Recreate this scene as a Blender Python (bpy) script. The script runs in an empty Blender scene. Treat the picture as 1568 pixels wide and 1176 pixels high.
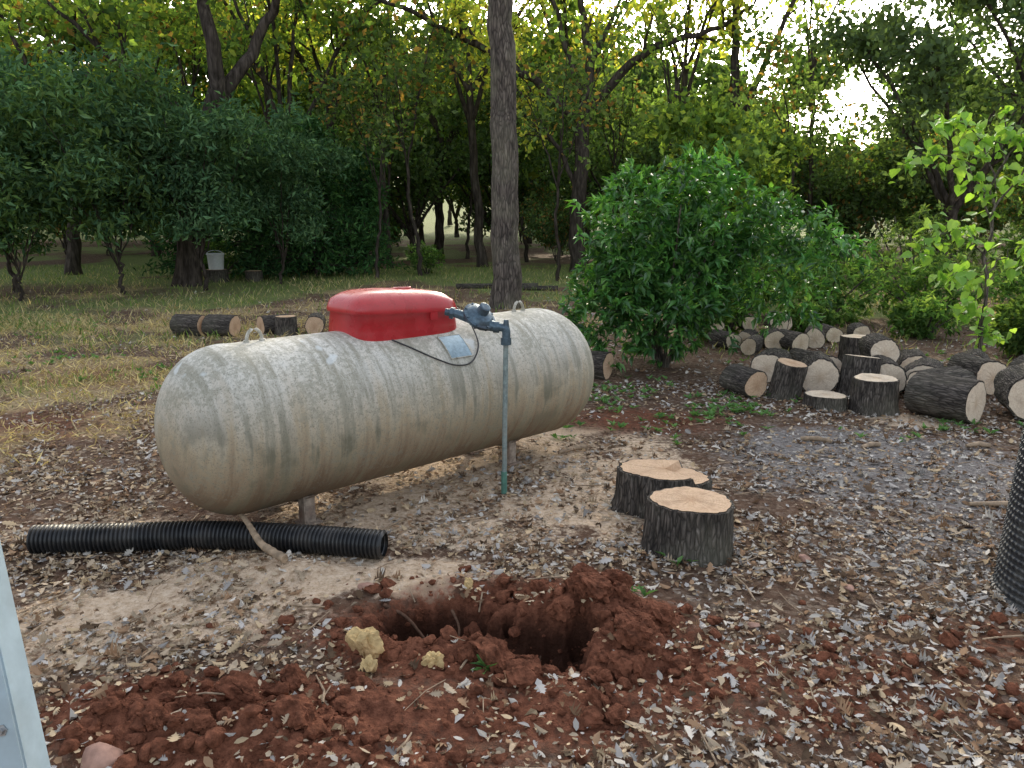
import bpy, math, random
import numpy as np
from mathutils import Vector, Matrix
PI=math.pi
scene=bpy.context.scene
# ------------------------------------------------------------------ helpers
def hsh(ix,iy,s):
    v=np.sin(ix*127.1+iy*311.7+s*74.7)*43758.5453
    return v-np.floor(v)
def vnoise(x,y,s=0):
    x=np.asarray(x,float);y=np.asarray(y,float)
    ix=np.floor(x);iy=np.floor(y);fx=x-ix;fy=y-iy
    fx=fx*fx*(3-2*fx);fy=fy*fy*(3-2*fy)
    a=hsh(ix,iy,s);b=hsh(ix+1,iy,s);c=hsh(ix,iy+1,s);d=hsh(ix+1,iy+1,s)
    return (a*(1-fx)+b*fx)*(1-fy)+(c*(1-fx)+d*fx)*fy
def fbm(x,y,s=0,o=4):
    t=0;a=.5;n=0
    for i in range(o):
        t=t+a*vnoise(x,y,s+i*3.1);n+=a;a*=.5;x=x*2.03+5.1;y=y*2.03+1.7
    return t/n
def sst(a,b,x):
    t=np.clip((x-a)/(b-a),0,1);return t*t*(3-2*t)
def ell(x,y,cx,cy,rx,ry):
    return np.exp(-(((x-cx)/rx)**2+((y-cy)/ry)**2)**1.5)
# --------------------------------------------------------------- ground field
def z_red(x,y):
    m=np.maximum.reduce([ell(x,y,.0,3.32,.95,.48),ell(x,y,-1.1,2.68,.85,.34),.8*ell(x,y,.5,3.05,.75,.45),.5*ell(x,y,1.3,2.9,1.0,.5),.65*ell(x,y,.0,2.7,1.0,.3),.8*ell(x,y,-.7,2.38,.9,.25),
        .42*ell(x,y,-5,9.3,1.6,1.2),.55*ell(x,y,1.2,7.2,1.2,.6),.45*ell(x,y,-4.5,7.0,1.2,1.0),.42*ell(x,y,2.2,3.3,.6,.3),.42*ell(x,y,-.9,3.3,.5,.2)])
    return m
def z_saw(x,y):
    s=np.maximum.reduce([ell(x,y,-1.3,3.93,.85,.32),ell(x,y,-.55,3.88,.65,.26),ell(x,y,.15,6.0,1.2,1.05),ell(x,y,-.35,4.95,1.2,.65),.85*ell(x,y,.6,5.4,.9,.8),.75*ell(x,y,.2,4.5,.6,.4),.75*ell(x,y,3.8,7.2,.5,.3),.65*ell(x,y,-1.8,3.55,1.0,.4),.5*ell(x,y,-2.3,3.1,.8,.5),.6*ell(x,y,-2.4,4.6,.7,.3)])
    return s*(.45+.85*sst(.36,.58,fbm(x*2.7,y*2.7,63)))
def z_gravel(x,y):
    return np.maximum.reduce([ell(x,y,2.9,5.9,1.3,1.2),.6*ell(x,y,2.6,4.3,.9,.9)])
def z_grass(x,y):
    g=sst(10.0,14,y+.25*x*(x>0))*(.15+1.0*sst(.36,.62,fbm(x*.3,y*.22,9)))
    g=g*(1-.7*ell(x,y,-13,20,7,3.5))
    g=np.maximum(g,.7*ell(x,y,-4.9,8.9,1.6,.9)*sst(.35,.6,fbm(x*2,y*2,4)))
    g=np.maximum(g,sst(55,75,y))
    return np.clip(g,0,1)
def z_straw(x,y):
    s=sst(-2.6,-4.4,x)*sst(5.0,6.5,y)*sst(21,13,y)
    s=np.maximum(s,.85*sst(10,14,y)*sst(30,18,y)*sst(.36,.52,fbm(x*.4,y*.3,19)))
    return np.clip(s,0,1)*(.2+.8*sst(.38,.6,fbm(x*1.1,y*1.1,29)))
def pit(x,y,cx,cy,rx,ry,d,s):
    q=np.sqrt(((x-cx)/rx)**2+((y-cy)/ry)**2)+.9*(fbm(x*6,y*6,s)-.5)+.25*(fbm(x*20,y*20,s+1)-.5)
    return sst(1.05,.55,q)*d
def pits(x,y):
    return np.maximum.reduce([pit(x,y,-.36,3.45,.34,.19,.27,17),pit(x,y,.13,3.22,.24,.22,.25,23),pit(x,y,-.08,3.33,.25,.13,.17,27),.8*pit(x,y,-1.12,2.68,.2,.08,.13,33)])
def H(x,y):
    x=np.asarray(x,float);y=np.asarray(y,float)
    h=.035*(fbm(x*.9,y*.9,1)-.5)+.018*(fbm(x*6,y*6,2)-.5)
    far=sst(12,40,y)
    h=h+far*.5*(fbm(x*.07,y*.07,3)-.5)
    d=np.sqrt(x*x+y*y)
    h=h+sst(75,190,d)*10
    r=z_red(x,y)*sst(8,6,y)
    h=h+r*(.12*(fbm(x*5,y*5,6)-.42)+.075*(fbm(x*14,y*14,7)-.5)+.035*(fbm(x*36,y*36,8,2)-.5))
    h=h+.12*ell(x,y,.38,3.50,.32,.18)+.05*ell(x,y,-.1,3.78,.5,.1)+.07*ell(x,y,.5,3.15,.25,.2)+.06*ell(x,y,-1.3,2.62,.5,.18)+.05*ell(x,y,-1.35,3.98,.4,.13)
    return h-pits(x,y)
def Hs(x,y): return float(H(np.array([x]),np.array([y]))[0])
# ------------------------------------------------------------------ mesh accumulation
class Acc:
    def __init__(s): s.v=[];s.c=[];s.l=[];s.t=[];s.m=[];s.sm=[];s.n=0
    def add(s,v,faces,mat=0,col=(1,1,1),smooth=False):
        v=np.asarray(v,float).reshape(-1,3);N=len(v)
        c=np.asarray(col,float)
        if c.ndim==1:c=np.tile(c[:3],(N,1))
        s.v.append(v);s.c.append(c)
        if isinstance(faces,np.ndarray):
            s.l.append(faces.ravel()+s.n);M=len(faces);s.t.append(np.full(M,faces.shape[1]))
        else:
            M=len(faces);s.l.append(np.array([i for f in faces for i in f],int)+s.n);s.t.append(np.array([len(f) for f in faces],int))
        s.m.append(np.full(M,mat));s.sm.append(np.full(M,smooth));s.n+=N
    def mesh(s,name,mats):
        v=np.concatenate(s.v);c=np.concatenate(s.c);l=np.concatenate(s.l);t=np.concatenate(s.t)
        m=np.concatenate(s.m);sm=np.concatenate(s.sm)
        me=bpy.data.meshes.new(name)
        me.vertices.add(len(v));me.vertices.foreach_set('co',v.astype(np.float32).ravel())
        me.loops.add(len(l));me.loops.foreach_set('vertex_index',l.astype(np.int32))
        me.polygons.add(len(t));st=np.concatenate([[0],np.cumsum(t)[:-1]])
        me.polygons.foreach_set('loop_start',st.astype(np.int32))
        me.polygons.foreach_set('loop_total',t.astype(np.int32))
        me.polygons.foreach_set('material_index',m.astype(np.int32))
        me.polygons.foreach_set('use_smooth',sm.astype(bool))
        for k in mats: me.materials.append(k)
        me.update(calc_edges=True)
        a=me.color_attributes.new('Col','FLOAT_COLOR','POINT')
        cc=np.ones((len(v),4),np.float32);cc[:,:3]=c
        a.data.foreach_set('color',cc.ravel())
        me.validate()
        return me
    def obj(s,name,mats,parent=None,loc=(0,0,0)):
        return link(name,s.mesh(name,mats),parent,loc)
def link(name,me,parent=None,loc=(0,0,0),rot=(0,0,0),sc=1):
    o=bpy.data.objects.new(name,me);scene.collection.objects.link(o)
    o.location=loc;o.rotation_euler=rot
    o.scale=(sc,sc,sc) if not hasattr(sc,'__len__') else sc
    if parent:o.parent=parent
    return o
def empty(name,loc=(0,0,0),rot=(0,0,0)):
    o=bpy.data.objects.new(name,None);scene.collection.objects.link(o);o.location=loc;o.rotation_euler=rot;o.empty_display_size=.1
    return o
def nrm(a):
    return a/np.maximum(np.linalg.norm(a,axis=-1,keepdims=True),1e-9)
LEAF1=(np.array([(0,0,0),(.45,.5,.08),(1,0,-.06),(.45,-.5,.08)]),np.array([[0,3,2,1]]))
LEAF2=(np.array([(0,0,0),(.42,.5,.10),(1,0,-.12),(.42,-.5,.10),(.5,0,-.02)]),np.array([[0,4,2,1],[0,3,2,4]]))
_h=[(0,0),(.14,.05),(.24,.17),(.30,.10),(.42,.28),(.50,.13),(.62,.31),(.70,.14),(.84,.18),(1,0)]
OAKO=np.array([(a,b,0) for a,b in _h]+[(a,-b,0) for a,b in _h[-2:0:-1]])
ELLO=np.array([(0,0,0),(.25,.17,0),(.6,.2,0),(1,0,0),(.6,-.2,0),(.25,-.17,0)])
FRAG=np.array([(0,.1,0),(.5,.35,0),(1,.1,0),(.8,-.25,0),(.2,-.3,0)])
def leaves(acc,pos,d,L,W,roll,col,mat=0,T=LEAF1,curl=None):
    N=len(pos);d=nrm(d)
    ref=np.where(np.abs(d[:,2:3])<.93,np.array([[0,0,1.]]),np.array([[1.,0,0]]))
    s=nrm(np.cross(ref,d));u=np.cross(d,s)
    cr=np.cos(roll)[:,None];sr=np.sin(roll)[:,None]
    s2=s*cr+u*sr;u2=-s*sr+u*cr
    tv,tf=T
    L=np.broadcast_to(L,(N,));W=np.broadcast_to(W,(N,))
    X=tv[None,:,0]*L[:,None];Y=tv[None,:,1]*W[:,None];Z=tv[None,:,2]*L[:,None]
    if curl is not None:
        Z=Z+(curl[0][:,None]*(tv[None,:,1]*2)**2+curl[1][:,None]*(tv[None,:,0]-.5)**2)*L[:,None]
    v=pos[:,None,:]+X[...,None]*d[:,None,:]+Y[...,None]*s2[:,None,:]+Z[...,None]*u2[:,None,:]
    k=len(tv)
    f=(tf[None]+(np.arange(N)*k)[:,None,None]).reshape(-1,tf.shape[1])
    c=np.repeat(col,k,axis=0) if col.ndim==2 else np.tile(col,(N*k,1))
    acc.add(v.reshape(-1,3),f,mat,c)
def tube(acc,pts,rad,n=8,mat=0,col=(1,1,1),cap=False,rough=0,seed=0):
    pts=np.asarray(pts,float);rad=np.asarray(rad,float);M=len(pts)
    t=np.gradient(pts,axis=0);t=nrm(t)
    ref=np.array([1.,0,0]) if abs(t[0][2])>.8 else np.array([0,0,1.])
    s=nrm(np.cross(t,ref));u=np.cross(t,s)
    a=np.arange(n)/n*2*PI
    rr=rad[:,None]*np.ones((1,n))
    if rough:
        rr=rr*(1+rough*(np.random.RandomState(seed).rand(M,n)-.5))
    v=pts[:,None]+rr[...,None]*(np.cos(a)[None,:,None]*s[:,None]+np.sin(a)[None,:,None]*u[:,None])
    i=np.arange(M-1)[:,None]*n;j=np.arange(n)[None]
    f=np.stack([i+j,i+(j+1)%n,i+n+(j+1)%n,i+n+j],-1).reshape(-1,4)
    acc.add(v.reshape(-1,3),f,mat,col,True)
    if cap:
        b=v.reshape(-1,3)
        acc.add(b[:n],[list(range(n))],mat,col);acc.add(b[-n:],[list(range(n))[::-1]],mat,col)
# ------------------------------------------------------------------ materials
class NT:
    def __init__(s,name):
        s.m=bpy.data.materials.new(name);s.m.use_nodes=True;s.t=s.m.node_tree;s.n=s.t.nodes
        s.b=s.n['Principled BSDF'];s.out=s.n['Material Output']
    def new(s,t,**k):
        n=s.n.new(t)
        for a,b in k.items():setattr(n,a,b)
        return n
    def l(s,a,b):s.t.links.new(a,b)
    def coord(s,scale=(1,1,1),kind='Object'):
        c=s.new('ShaderNodeTexCoord');m=s.new('ShaderNodeMapping');m.inputs['Scale'].default_value=scale
        s.l(c.outputs[kind],m.inputs[0]);return m.outputs[0]
    def noise(s,co,scale,detail=4,rough=.55,dist=0):
        n=s.new('ShaderNodeTexNoise');n.inputs['Scale'].default_value=scale;n.inputs['Detail'].default_value=detail
        n.inputs['Roughness'].default_value=rough;n.inputs['Distortion'].default_value=dist
        if co is not None:s.l(co,n.inputs['Vector'])
        return n.outputs['Fac']
    def vor(s,co,scale,feat='F1'):
        n=s.new('ShaderNodeTexVoronoi');n.feature=feat;n.inputs['Scale'].default_value=scale
        if co is not None:s.l(co,n.inputs['Vector'])
        return n
    def ramp(s,f,st,interp='LINEAR'):
        r=s.new('ShaderNodeValToRGB');e=r.color_ramp.elements;r.color_ramp.interpolation=interp
        while len(e)<len(st):e.new(.5)
        for k,(p,c) in zip(e,st):
            k.position=p;k.color=(c[0],c[1],c[2],1) if hasattr(c,'__len__') else (c,c,c,1)
        s.l(f,r.inputs[0]);return r.outputs[0]
    def mix(s,f,a,b,mode='MIX'):
        n=s.new('ShaderNodeMix',data_type='RGBA',blend_type=mode)
        for i,v in ((0,f),(6,a),(7,b)):
            if isinstance(v,(int,float)):
                n.inputs[i].default_value=v if i==0 else (v,v,v,1)
            elif isinstance(v,tuple):n.inputs[i].default_value=(*v,1)
            else:s.l(v,n.inputs[i])
        return n.outputs[2]
    def math(s,op,a,b=0,clamp=False):
        n=s.new('ShaderNodeMath',operation=op,use_clamp=clamp)
        for i,v in ((0,a),(1,b)):
            if isinstance(v,(int,float)):n.inputs[i].default_value=v
            else:s.l(v,n.inputs[i])
        return n.outputs[0]
    def bump(s,h,st=.5,d=.01):
        n=s.new('ShaderNodeBump');n.inputs['Strength'].default_value=st;n.inputs['Distance'].default_value=d
        s.l(h,n.inputs['Height']);s.l(n.outputs[0],s.b.inputs['Normal']);return n
    def set(s,col=None,rough=None,metal=None,spec=None):
        for k,v in (('Base Color',col),('Roughness',rough),('Metallic',metal),('Specular IOR Level',spec)):
            if v is None:continue
            if isinstance(v,(int,float)):s.b.inputs[k].default_value=v
            elif isinstance(v,tuple):s.b.inputs[k].default_value=(*v,1)
            else:s.l(v,s.b.inputs[k])
def leafmat(name,trans=.4,tint=(1.5,1.5,.5),rough=.45,spec=.4,simple=False):
    k=NT(name);a=k.new('ShaderNodeAttribute',attribute_name='Col')
    if simple:
        b=k.new('ShaderNodeBsdfDiffuse');k.l(a.outputs['Color'],b.inputs[0]);k.n.remove(k.b);bo=b.outputs[0]
    else:
        k.set(a.outputs['Color'],rough,None,spec);bo=k.b.outputs[0]
    if trans<=0:
        k.l(bo,k.out.inputs[0]);return k.m
    tr=k.new('ShaderNodeBsdfTranslucent');k.l(k.mix(1.0,a.outputs['Color'],tint,'MULTIPLY'),tr.inputs[0])
    mx=k.new('ShaderNodeMixShader');mx.inputs[0].default_value=trans
    k.l(bo,mx.inputs[1]);k.l(tr.outputs[0],mx.inputs[2]);k.l(mx.outputs[0],k.out.inputs[0])
    return k.m
M_leafB=leafmat('canopy_leaf',.45,(1.9,1.9,.8),simple=True)
M_leafD=leafmat('shade_leaf',.25,(1.6,1.7,.6),simple=True)
M_leaf=leafmat('foliage_leaf',.4,(1.7,1.7,.6))
M_gloss=leafmat('glossy_leaf',.25,(1.8,1.9,.5),.3,.6)
M_litter=leafmat('dead_leaf',0,simple=True)
M_grass=leafmat('grass_blade',.3,(1.5,1.5,.6),simple=True)
def mk_bark(name,c1,c2,c3,sc=1,bd=.03,cheap=False):
    k=NT(name);co=k.coord((14*sc,14*sc,2.6*sc))
    n=k.noise(co,1,2 if cheap else 5,.65)
    c=k.ramp(n,[(.3,c1),(.5,c2),(.72,c3)])
    if cheap:
        k.set(c,.95,None,.0);return k.m
    v=k.vor(k.coord((20*sc,20*sc,4*sc)),1,'DISTANCE_TO_EDGE')
    big=k.noise(k.coord(),1.7,3)
    e=k.ramp(v.outputs[0],[(0,0),(.25,1)])
    h=k.math('MULTIPLY',e,n)
    c=k.mix(k.ramp(h,[(0,.75),(.35,0)]),c,(c1[0]*.4,c1[1]*.4,c1[2]*.4))
    c=k.mix(k.ramp(big,[(.45,0),(.7,.4)]),c,(c3[0]*.9,c3[1],c3[2]*.85))
    k.set(c,.9,None,.15);k.bump(h,1,bd);return k.m
M_bark=mk_bark('oak_bark',(.055,.046,.042),(.145,.118,.10),(.31,.26,.215),1)
M_barkB=mk_bark('oak_bark_far',(.03,.025,.021),(.065,.053,.045),(.13,.105,.09),.8,cheap=True)
M_bark2=mk_bark('log_bark',(.035,.031,.028),(.105,.09,.078),(.25,.215,.185),2.2,.018)
def mk_wood(name,a,b):
    k=NT(name);co=k.coord();s=k.new('ShaderNodeSeparateXYZ');k.l(co,s.inputs[0])
    r=k.math('SQRT',k.math('ADD',k.math('MULTIPLY',s.outputs[0],s.outputs[0]),k.math('MULTIPLY',s.outputs[1],s.outputs[1])))
    n=k.noise(co,5,3);w=k.math('SINE',k.math('MULTIPLY',k.math('ADD',r,k.math('MULTIPLY',n,.05)),420))
    rings=k.math('MULTIPLY_ADD',w,.5);k.n[-1].inputs[2].default_value=.5
    fine=k.noise(k.coord((60,60,60)),1,4,.7)
    c=k.mix(k.math('MULTIPLY',rings,.35),a,b)
    c=k.mix(k.ramp(fine,[(.35,.5),(.6,0)]),c,(b[0]*.8,b[1]*.75,b[2]*.7))
    c=k.mix(k.ramp(k.noise(co,9,3),[(.5,0),(.75,.45)]),c,(b[0]*.55,b[1]*.5,b[2]*.5))
    c=k.mix(k.ramp(r,[(.0,.45),(.09,0)]),c,(b[0]*.7,b[1]*.6,b[2]*.5))
    k.set(c,.85,None,.2);k.bump(fine,.5,.004);return k.m
M_wood=mk_wood('cut_wood',(.68,.49,.33),(.52,.33,.20))
M_wood2=mk_wood('pale_cut_wood',(.80,.68,.53),(.64,.49,.34))
# ground material
def mk_ground():
    k=NT('forest_floor');co=k.coord()
    z=k.new('ShaderNodeAttribute',attribute_name='Col');sz=k.new('ShaderNodeSeparateColor');k.l(z.outputs['Color'],sz.inputs[0])
    z2=k.new('ShaderNodeAttribute',attribute_name='Zone2');s2=k.new('ShaderNodeSeparateColor');k.l(z2.outputs['Color'],s2.inputs[0])
    nb=k.noise(co,3.5,4,.65);nf=k.noise(co,24,4,.7)
    v=k.vor(co,34);v.inputs['Randomness'].default_value=1
    sr=k.new('ShaderNodeSeparateColor');k.l(v.outputs['Color'],sr.inputs[0])
    lit=k.ramp(sr.outputs[0],[(0,(.05,.034,.025)),(.3,(.12,.082,.058)),(.6,(.21,.155,.112)),(.85,(.36,.29,.22)),(1,(.48,.42,.35))])
    lit=k.mix(k.ramp(nf,[(.38,.85),(.64,.1)]),lit,(.095,.060,.042))
    lit=k.mix(k.ramp(nb,[(.38,.75),(.64,0)]),lit,(.125,.070,.045))
    def fac(src,lo=.35,hi=.65,amt=.7):
        f=k.math('ADD',src,k.math('MULTIPLY',k.math('SUBTRACT',nb,.5),amt))
        f=k.math('ADD',f,k.math('MULTIPLY',k.math('SUBTRACT',nf,.5),amt))
        return k.ramp(f,[(lo,0),(hi,1)])
    grav=k.ramp(nf,[(.3,(.15,.14,.13)),(.5,(.25,.24,.235)),(.7,(.40,.39,.385))])
    c=k.mix(k.math('MULTIPLY',fac(s2.outputs[1]),.7),lit,grav)
    straw=k.ramp(nf,[(.34,(.13,.09,.05)),(.48,(.32,.24,.13)),(.58,(.46,.36,.21)),(.7,(.60,.50,.32))])
    c=k.mix(k.math('MULTIPLY',fac(s2.outputs[0],.35,.7,1.0),.85),c,straw)
    gr=k.ramp(nf,[(.3,(.07,.10,.03)),(.5,(.16,.22,.065)),(.7,(.30,.34,.15))])
    c=k.mix(k.math('MULTIPLY',fac(sz.outputs[1],.35,.75,1.0),.8),c,gr)
    saw=k.ramp(nf,[(.3,(.40,.275,.175)),(.5,(.66,.50,.35)),(.7,(.82,.66,.50))])
    c=k.mix(k.math('MULTIPLY',fac(sz.outputs[2],.25,.6,1.1),.92),c,saw)
    red=k.ramp(nf,[(.25,(.055,.02,.012)),(.48,(.155,.060,.035)),(.75,(.28,.115,.068))])
    c=k.mix(fac(sz.outputs[0],.28,.6),c,red)
    c=k.mix(s2.outputs[2],c,(.035,.016,.010))  # dark moist soil in the pits, with their shade painted into the colour
    k.set(c,.95,None,.1)
    k.bump(nf,.9,.03);return k.m
M_ground=mk_ground()
def axis(segs):
    out=[]
    for a,b,n in segs: out+=list(np.linspace(a,b,n,endpoint=False))
    return np.array(out+[segs[-1][1]])
xs=axis([(-220,-40,24),(-40,-12,40),(-12,-4,90),(-4,-1.8,80),(-1.8,1.8,280),(1.8,4.5,100),(4.5,12,90),(12,40,40),(40,220,24)])
ys=axis([(-60,0,15),(0,2.2,20),(2.2,4.2,190),(4.2,9,150),(9,20,120),(20,60,80),(60,260,40)])
X,Y=np.meshgrid(xs,ys);Z=H(X,Y)
nx,ny=len(xs),len(ys)
g=Acc()
i=np.arange(ny-1)[:,None]*nx;j=np.arange(nx-1)[None]
F=np.stack([i+j,i+j+1,i+nx+j+1,i+nx+j],-1).reshape(-1,4)
xf,yf=X.ravel(),Y.ravel()
g.add(np.stack([xf,yf,Z.ravel()],-1),F,0,np.stack([z_red(xf,yf),z_grass(xf,yf),z_saw(xf,yf)],-1),True)
ground=g.obj('ground',[M_ground])
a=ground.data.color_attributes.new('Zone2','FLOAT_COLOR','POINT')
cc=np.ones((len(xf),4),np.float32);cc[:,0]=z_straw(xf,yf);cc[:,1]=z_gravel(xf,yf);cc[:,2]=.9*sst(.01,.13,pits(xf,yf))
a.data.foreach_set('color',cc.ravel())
# ------------------------------------------------------------------ leaf litter
R=np.random.RandomState(5)
def litter(acc,N,y0,y1,xw,L0,L1,ex=2.0):
    y=y0+(y1-y0)*R.rand(N);x=(R.rand(N)*2-1)*(xw(y))
    keep=1-.80*np.clip(z_red(x,y)*1.2,0,1)-.35*z_gravel(x,y)-.5*np.clip(z_saw(x,y),0,1)-.6*z_straw(x,y)*(y>6)-.75*z_grass(x,y)
    keep=keep*np.clip(-.75+3.0*fbm(x*2.2,y*2.2,31),.06,1)*(pits(x,y)<.03)
    k=R.rand(N)<keep;x=x[k];y=y[k];n=len(x)
    pal=np.array([(.58,.53,.46),(.48,.38,.27),(.32,.205,.125),(.15,.10,.065),(.44,.41,.38),(.54,.41,.26)])
    t=sst(-1.5,2.5,x+.4*(fbm(x,y,55)-.5)*4)
    pr=R.rand(n);ci=np.where(R.rand(n)<.5,np.where(pr<.4+.4*t,np.where(R.rand(n)<.5,0,4),1),np.where(pr<.4,2,np.where(pr<.65+.2*t,3,5)))
    col=pal[ci]*(.6+.65*R.rand(n,1))
    z=H(x,y)+.004+.014*R.rand(n)
    th=R.rand(n)*2*PI
    d=np.stack([np.cos(th),np.sin(th),R.normal(0,.20,n)],-1)
    L=(L0+(L1-L0)*R.rand(n)**ex);roll=R.normal(0,.35,n)
    curl=(R.normal(.0,.9,n),R.normal(0,.7,n))
    p=np.stack([x,y,z],-1);u=R.rand(n)
    for T,sel,ls,ws in ((OAKO,u<.40,1.05,1.05),(ELLO,(u>=.40)&(u<.68),.85,.9),(FRAG,u>=.68,.5,.5)):
        fo=np.arange(len(T))[None]
        leaves(acc,p[sel],d[sel],L[sel]*ls,L[sel]*ws,roll[sel],col[sel],0,(T,fo),(curl[0][sel]*(1 if ls>.6 else .3),curl[1][sel]*(1 if ls>.6 else .3)))
A=Acc()
litter(A,46000,1.9,4.6,lambda y:1.0+y*.72,.026,.085,2.3)
litter(A,46000,4.6,9,lambda y:1.0+y*.78,.035,.09)
litter(A,16000,9,20,lambda y:1.0+y*.8,.05,.11)
A.obj('leaf_litter',[M_litter])
# grass + straw
A=Acc()
def blades(N,x,y,L0,L1,cols,zf,lean=.5):
    k=R.rand(N)<zf(x,y);x=x[k];y=y[k];n=len(x)
    d=np.stack([R.normal(0,lean,n),R.normal(0,lean,n),np.ones(n)],-1)
    L=L0+(L1-L0)*R.rand(n)
    col=cols[R.randint(0,len(cols),n)]*(.6+.7*R.rand(n,1))
    leaves(A,np.stack([x,y,H(x,y)-.005],-1),d,L,L*.09+.003,R.rand(n)*6.28,col,0,LEAF1)
GC=np.array([(.15,.24,.06),(.22,.30,.09),(.38,.36,.17),(.12,.19,.055),(.46,.40,.22)]);SC=np.array([(.55,.44,.26),(.42,.32,.18),(.62,.52,.33)])
N=46000;y=9.5+22*R.rand(N)**1.3;x=(R.rand(N)*2-1)*(2+y*.75);blades(N,x,y,.06,.2,GC,lambda x,y:z_grass(x,y)*.9)
N=6000;y=7+4*R.rand(N);x=-3-5*R.rand(N);blades(N,x,y,.05,.14,GC,lambda x,y:z_grass(x,y)*.9)
N=36000;y=4.5+11*R.rand(N);x=-2.3-8*R.rand(N);blades(N,x,y,.05,.14,SC,lambda x,y:z_straw(x,y)*.8,1.6)
N=20000;y=11+16*R.rand(N);x=(R.rand(N)*2-1)*(2+y*.75);blades(N,x,y,.08,.22,SC,lambda x,y:z_straw(x,y)*.9,.8)
A.obj('grass',[M_grass])
# ------------------------------------------------------------------ trees
def grow(rng,p,d,L,r,depth,tubes,tips,up=.08,wob=.22,segs=5,kids=(3,4)):
    pts=[p];dd=[d]
    for _ in range(segs):
        d=d+rng.normal(0,wob,3)+np.array([0,0,up]);d=d/np.linalg.norm(d);p=p+d*L/segs
        pts.append(p);dd.append(d)
    rad=np.linspace(r,r*.5,segs+1);tubes.append((np.array(pts),rad))
    if depth==0:
        tips.extend(pts[1:]);return
    sprout(rng,pts,dd,rad,L,depth,tubes,tips,up,wob,kids)
def sprout(rng,pts,dd,rad,L,depth,tubes,tips,up,wob,kids,start=1,count=None):
    n=len(pts);k=count or rng.randint(kids[0],kids[1]+1)
    for c in range(k):
        i=n-1 if c==0 else rng.randint(min(start,n-1),n)
        q=rng.normal(0,1,3);q=q-dd[i]*q.dot(dd[i]);q/=np.linalg.norm(q)
        cd=dd[i]*rng.uniform(.5,1)+q*rng.uniform(.5,.95);cd/=np.linalg.norm(cd)
        grow(rng,np.array(pts[i]),cd,L*rng.uniform(.5,.75),rad[i]*.62,depth-1,tubes,tips,up,wob,5,kids)
def fin_tree(name,rng,tubes,tips,leafN,leafL,sig,cols,lmat=None,bmat=None,trunk_n=12,leafT=LEAF1,asp=.62,thin=1.0):
    A=Acc()
    for t,(p,r) in enumerate(tubes):
        n=trunk_n if r[0]>.12 else (6 if r[0]>.04 else 4)
        tube(A,p,r,n,0)
    tp=np.array(tips)
    if thin<1: tp=tp[rng.rand(len(tp))<thin]
    n=len(tp)
    ctr=np.repeat(tp,leafN,axis=0);shade=np.repeat(rng.uniform(.6,1.35,n),leafN)
    pos=ctr+rng.normal(0,1,(len(ctr),3))*np.array([sig,sig,sig*.6])
    N=len(pos);d=rng.normal(0,1,(N,3));d[:,2]-=.3
    col=np.array(cols)[rng.randint(0,len(cols),N)]*shade[:,None]*rng.uniform(.7,1.3,(N,1))
    L=leafL*rng.uniform(.6,1.35,N)
    leaves(A,pos,d,L,L*asp,rng.rand(N)*6.28,col,1,leafT)
    return A.mesh(name,[bmat or M_barkB,lmat or M_leafB])
def limb_pts(rng,l,yw=.4):
    l=np.array(l,float)
    if l.shape[1]==2:
        yy=np.cumsum(rng.normal(0,yw,len(l)));yy-=yy[0];l=np.stack([l[:,0],yy*.8,l[:,1]],-1)
    t=np.arange(len(l));tt=np.linspace(0,len(l)-1,(len(l)-1)*4+1)
    q=np.stack([np.interp(tt,t,l[:,c]) for c in range(3)],-1)
    for _ in range(3): q[1:-1]=(q[:-2]+2*q[1:-1]+q[2:])/4
    q[1:-1]+=rng.normal(0,.03,(len(q)-2,3));return q
def skel_tree(name,seed,limbs,leafN,leafL,sig,cols,depth=1,count=5,subL=2.0,**k):
    rng=np.random.RandomState(seed);tubes=[];tips=[]
    for (l,r0,r1,start) in limbs:
        q=limb_pts(rng,l,.0 if start is None else .35);rad=np.linspace(r0,r1,len(q))
        if start is None:
            rad=rad*(1+.35*np.exp(-(q[:,2]-q[0,2])/.35))
        tubes.append((q,rad))
        if start is None:continue
        dd=list(nrm(np.gradient(q,axis=0)))
        sprout(rng,list(q),dd,np.minimum(rad,.12),subL,depth+1,tubes,tips,.05,.22,(3,4),int(len(q)*start),count)
    return fin_tree(name,rng,tubes,tips,leafN,leafL,sig,cols,**k)
YEL=[(.46,.46,.10),(.38,.43,.09),(.54,.50,.12),(.28,.36,.08)]
YG=[(.17,.26,.06),(.22,.31,.07),(.13,.20,.05),(.27,.32,.07)]
GRN=[(.09,.16,.05),(.12,.19,.06),(.08,.14,.055),(.15,.22,.07)]
DRK=[(.085,.13,.06),(.105,.155,.07),(.125,.175,.085),(.075,.11,.055)]
BLU=[(.08,.16,.08),(.11,.20,.095),(.065,.13,.07),(.14,.23,.11)]
BRN=[(.30,.19,.07)]
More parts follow.
